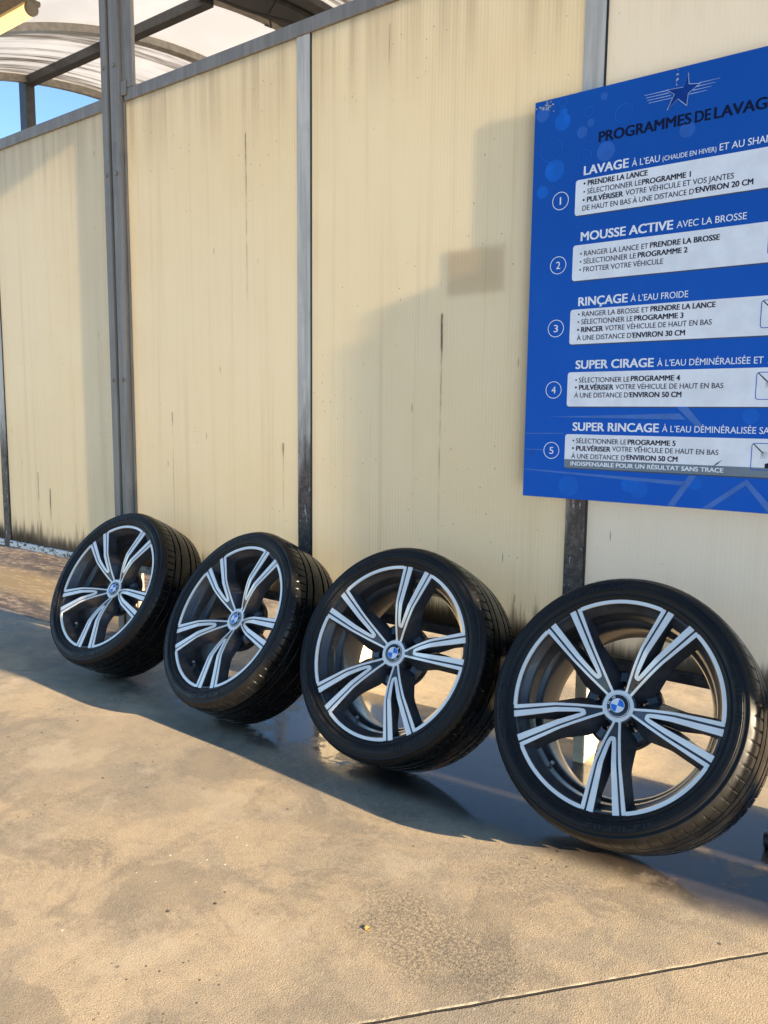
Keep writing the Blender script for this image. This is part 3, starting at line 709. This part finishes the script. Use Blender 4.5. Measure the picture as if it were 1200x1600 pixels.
def face_mesh(ang):
    mb = MB(); o0 = 0.0
    so = [.138, .165, .2, .26, .32, .36, .42, .48, .54, .58, .66, .76, .86, .955, 1.02]
    for sg in (1, -1):
        strip(mb, so, lambda s: lerp(TO, s) - .0, lambda s: lerp(TGO, s), sg, ang, 0, .0035)
        strip(mb, [.36, .40, .45, .50, .54, .56, .60, .70, .80, .90, 1.02], lambda s: lerp(TGI, s), lambda s: lerp(TI, s), sg, ang, 0, .0035)
    secs = []
    for s in (.297, .3, .306, .315, .335, .36):
        t = lerp(TGI, s) if s > .298 else .012; a = depth(s)
        t0 = t
        secs.append([P(s, -t, a, ang), P(s, t, a, ang), P(s, t, a + .0035, ang), P(s, -t, a + .0035, ang)])
    # the tip of the vee: two short closing pieces
    mb.loft([[P(s, -lerp(TGI, s) if s > .298 else -.012, depth(s), ang), P(s, lerp(TGI, s) if s > .298 else .012, depth(s), ang),
              P(s, lerp(TGI, s) if s > .298 else .012, depth(s) + .0035, ang), P(s, -lerp(TGI, s) if s > .298 else -.012, depth(s) + .0035, ang)] for s in (.297, .3, .306, .318, .335)])
    for sg in (1, -1):
        mb.loft([[P(s, sg * lerp(TGI, s), depth(s), ang), P(s, sg * lo_, depth(s), ang), P(s, sg * lo_, depth(s) + .0035, ang), P(s, sg * lerp(TGI, s), depth(s) + .0035, ang)] for s, lo_ in ((.3352, .0), (.344, .006), (.36, .0095))])
    # lip arc up to the next spoke
    d = math.radians(12.05)
    n = 26; secs = []
    for i in range(n + 1):
        b = ang + d + (2 * PI / 5 - 2 * d) * i / n
        q = lambda r, a: (r * RL * math.sin(b), a, r * RL * math.cos(b))
        secs.append([q(.963, .0015), q(.998, .0008), q(1.0, .0035), q(1.0, .006), q(.963, .006)])
    mb.loft(secs)
    return mb.mesh('machined_face', 0, 30)
def rim_mesh():
    pr = [(1.000, .0042), (.966, .0042), (.957, .010), (.945, .016), (.905, .028), (.893, .032), (.889, .040), (.872, .052), (.868, .066), (.835, .074), (.818, .082), (.81, .10), (.815, .15), (.83, .185), (.865, .205), (.90, .214), (.985, .219), (.999, .216), (.999, .200), (.90, .19), (.86, .12), (.90, .06), (.97, .03), (1.000, .022)]
    return MB().lathe([(r * RL, a) for r, a in pr], 160, True).mesh('rim', 0, 40)
def hub_mesh():
    pr = [(.001, .050), (.165, .0485), (.185, .060), (.20, .066), (.345, .072), (.375, .080), (.385, .098), (.36, .112), (.20, .118), (.001, .118)]
    me = MB().lathe([(r * RL, a) for r, a in pr], 100, False).mesh('hub')
    return me
def boolean_holes(me, cutters):
    a = bpy.data.objects.new('tmp', me); C.objects.link(a); tmp = []
    for cm in cutters:
        b = bpy.data.objects.new('tmp', cm); C.objects.link(b); tmp.append(b)
        md = a.modifiers.new('b', 'BOOLEAN'); md.operation = 'DIFFERENCE'; md.solver = 'EXACT'; md.object = b
    bpy.context.view_layer.update()
    dg = bpy.context.evaluated_depsgraph_get()
    out = bpy.data.meshes.new_from_object(a.evaluated_get(dg)); out.name = 'hub'
    for q in [a] + tmp: bpy.data.objects.remove(q)
    return out
def cyl_at(ang, r, rad, a0, a1, n=28):
    cx, cz = r * math.sin(ang), r * math.cos(ang)
    return MB().loft([[(cx + rad * math.cos(2 * PI * i / n), a, cz + rad * math.sin(2 * PI * i / n)) for i in range(n)] for a in (a0, a1)]).mesh('cut')
def hub_final():
    cuts = []
    for k in range(5):
        b = math.radians(36 + 72 * k)
        cuts.append(cyl_at(b, .0575, .0125, .02, .095)); cuts.append(cyl_at(b, .0575, .0082, .09, .2))
    me = boolean_holes(hub_mesh(), cuts)
    for p in me.polygons: p.use_smooth = True
    me.set_sharp_from_angle(angle=math.radians(35)); return me
def hubface_mesh():
    n = 100; secs_o = []; mb = MB(); y = .0445
    o_, i_ = [], []
    for k in range(n):
        b = 2 * PI * k / n; w_ = .5 + .5 * math.cos(5 * b)
        ro = (.147 + .004 * w_) * RL
        o_.append((ro * math.sin(b), ro * math.cos(b))); i_.append((.112 * RL * math.sin(b), .112 * RL * math.cos(b)))
    ring(mb, o_, i_, y, .005)
    return mb.mesh('hub_face', 0, 30)
def tyre_mesh():
    N = 720
    pr = [(.2615, .012), (.266, .004), (.2715, -.0015), (.277, -.0045), (.2785, -.0075), (.281, -.0078), (.2825, -.0062), (.291, -.0095), (.2925, -.0112), (.2965, -.0119), (.2972, -.0112), (.2985, -.0112), (.2992, -.0119), (.3055, -.0112), (.3062, -.0104), (.3085, -.0104), (.310, -.0092), (.3135, -.0082), (.3140, -.0074), (.3155, -.0074), (.316, -.0078), (.3185, -.0085), (.3205, -.0080), (.3215, -.0048), (.327, .0005), (.3315, .0075), (.3345, .016), (.3362, .026), (.3370, .036), (.3373, .0445)]
    def groove(a, w=.009, d=.0075, r=.338): return [(r, a), (r - d * .9, a + .001), (r - d, a + .002), (r - d, a + w - .002), (r - d * .9, a + w - .001), (r, a + w)]
    pr += groove(.0470, .0085, .007, .3375) + [(.339, .067)] + groove(.0780, .010, .0078, .3395) + [(.340, .100), (.340, .118)] + groove(.1330, .010, .0078, .3395) + [(.339, .156)] + groove(.1680, .0085, .007, .338)
    pr += [(.3373, .182), (.3370, .192), (.3360, .204), (.3340, .213), (.330, .221), (.322, .229), (.310, .234), (.298, .236), (.284, .233), (.275, .227), (.268, .222), (.2615, .214)]
    def mod(i, j, r, a):
        ph = i % 10
        if ph == 0 and .006 < a < .046: r -= .0022
        if ph == 5 and .178 < a < .216: r -= .0020
        if -.0118 < a < -.0105 and .2915 < r < .309 and (i // 60) % 3 == 1 and (i // 2 * 7 % 11) in (0, 2, 3, 6, 9): a -= .0014
        return r, a
    return MB().lathe(pr, N, True, mod=mod).mesh('tyre', 0, 32)
def cap_mesh():
    pr = [(.0005, .0405), (.060, .0406), (.066, .0408), (.099, .0414), (.106, .0422), (.111, .0435), (.111, .050), (.0005, .051)]
    return MB().lathe([(r * RL, a) for r, a in pr], 64).mesh('center_cap', 0, 40)
def emblem_mesh():
    mb = MB(); y = .0397; r = .0625 * RL
    for q in range(4):
        n = 14; pts = [(0, 0)] + [(r * math.cos(PI / 2 * (q + i / n)), r * math.sin(PI / 2 * (q + i / n))) for i in range(n + 1)]
        poly(mb, pts, y, .0004, q % 2)       # quadrants: 1st white, 2nd blue ...
    for ro, ri in ((.0668, .0628), (.1085, .1045)):
        n = 48; rg = MB(); ring(rg, circle(0, 0, ro * RL, n), circle(0, 0, ri * RL, n), y + (.0001 if ro < .08 else .0018), .0004); mb.add(rg.v, rg.f, 2)
    for ch, an in (('B', -46), ('M', 0), ('W', 46)):
        vs, fs = glyphs(ch, 1); a = min(v[0] for v in vs); b = max(v[0] for v in vs); k = .0072 / .7; t = math.radians(an)
        out = []
        for v in vs:
            x = (v[0] - (a + b) / 2) * k; z = v[1] * k - .0036 + .0845 * RL
            out.append((x * math.cos(t) + z * math.sin(t), .0403, -x * math.sin(t) + z * math.cos(t)))
        mb.add(out, fs, 2)
    me = bpy.data.meshes.new('emblem'); me.from_pydata(mb.v, [], mb.f)
    for p, mi in zip(me.polygons, mb.m): p.material_index = mi
    return me
def valve_mesh():
    b = math.radians(180 + 8 - 0); r = .238
    mb = MB()
    def pt(rr, a): return (rr * math.sin(b), a, rr * math.cos(b))
    mb.tube([pt(.246, .056), pt(.238, .052), pt(.226, .040)], .0045, 12)
    mb.tube([pt(.243, .0545), pt(.238, .0520)], .0075, 12)
    mb.tube([pt(.2265, .0405), pt(.222, .036)], .0055, 12)
    return mb.mesh('valve_stem', 0, 50)

tyre_me, rim_me, hub_me, cap_me, emb_me, val_me, hf_me = tyre_mesh(), rim_mesh(), hub_final(), cap_mesh(), emblem_mesh(), valve_mesh(), hubface_mesh()
spoke_me = [spoke_mesh(2 * PI * k / 5) for k in range(5)]
face_me = [face_mesh(2 * PI * k / 5) for k in range(5)]
OFF = Vector((0, -.2, .337))           # wheel axis above the contact edge, in wheel coordinates
WL = 'wheels leaning in a row against the wall'
proto = empty('car_wheel', (0, 0, 0), 'x', 'wheel', WL)
def kid(name, me, mats, parent, loc=None):
    o = link(name, me, mats, parent)
    if loc is not None: o.location = loc
    return o
kid('tyre', tyre_me, M_rubber, proto, OFF)
rim_o = kid('rim', rim_me, M_barrel, proto, OFF)
kid('valve_stem', val_me, M_chrome, rim_o)
hub_o = kid('hub', hub_me, M_dark, proto, OFF)
kid('hub_face', hf_me, M_silver, hub_o)
for k in range(5):
    s_ = kid('spoke', spoke_me[k], M_dark, proto, OFF)
    kid('machined_face', face_me[k], M_silver, s_)
cap_o = kid('center_cap', cap_me, M_capblack, proto, OFF)
kid('emblem', emb_me, [M_capwhite, M_capblue, M_print], cap_o)

def copy_tree(o, parent=None):
    c = o.copy(); C.objects.link(c)
    if parent: c.parent = parent
    for ch in o.children: copy_tree(ch, c)
    return c
# lip-plane centre, yaw, lean, spoke turn, cap turn
WH = [((-2.809, 1.875, .392), 0.0, 29.9, 28.9, 60, 'leftmost car wheel, farthest along the wall, in front of the tall steel column', 0),
      ((-2.062, 1.860, .390), -8.6, 31.4, 21.8, 50, 'second car wheel from the left, just right of the wheel by the steel column', 2),
      ((-1.359, 1.866, .393), 0.2, 26.3, 7.9, 88, 'third car wheel from the left, with one double spoke pointing nearly straight up', 0),
      ((-.649, 1.853, .399), -3.8, 30.1, 26.3, -85, 'nearest and rightmost car wheel, its lower tread glossy in the sun', 4)]
for i, (c, yaw, lean, spin, capr, label, vt) in enumerate(WH):
    wq = proto if i == 0 else copy_tree(proto)
    wq['label'] = label
    yw, ln_ = math.radians(yaw), math.radians(lean)
    n = Vector((math.sin(yw) * math.cos(ln_), -math.cos(yw) * math.cos(ln_), math.sin(ln_)))
    r = Vector((0, 0, 1)).cross(n).normalized(); u = n.cross(r)
    Rm = Matrix((r, -n, u)).transposed()
    zlow = 1e9
    loc = Vector(c) - Rm @ OFF
    wq.matrix_world = Matrix.Translation(loc) @ Rm.to_4x4()
    for ch in wq.children:
        nm = ch.name.split('.')[0]
        an = math.radians(capr) if nm == 'center_cap' else math.radians(spin)
        if nm == 'rim': an += math.radians(72 * 0)
        ch.rotation_euler = (0, an, 0)
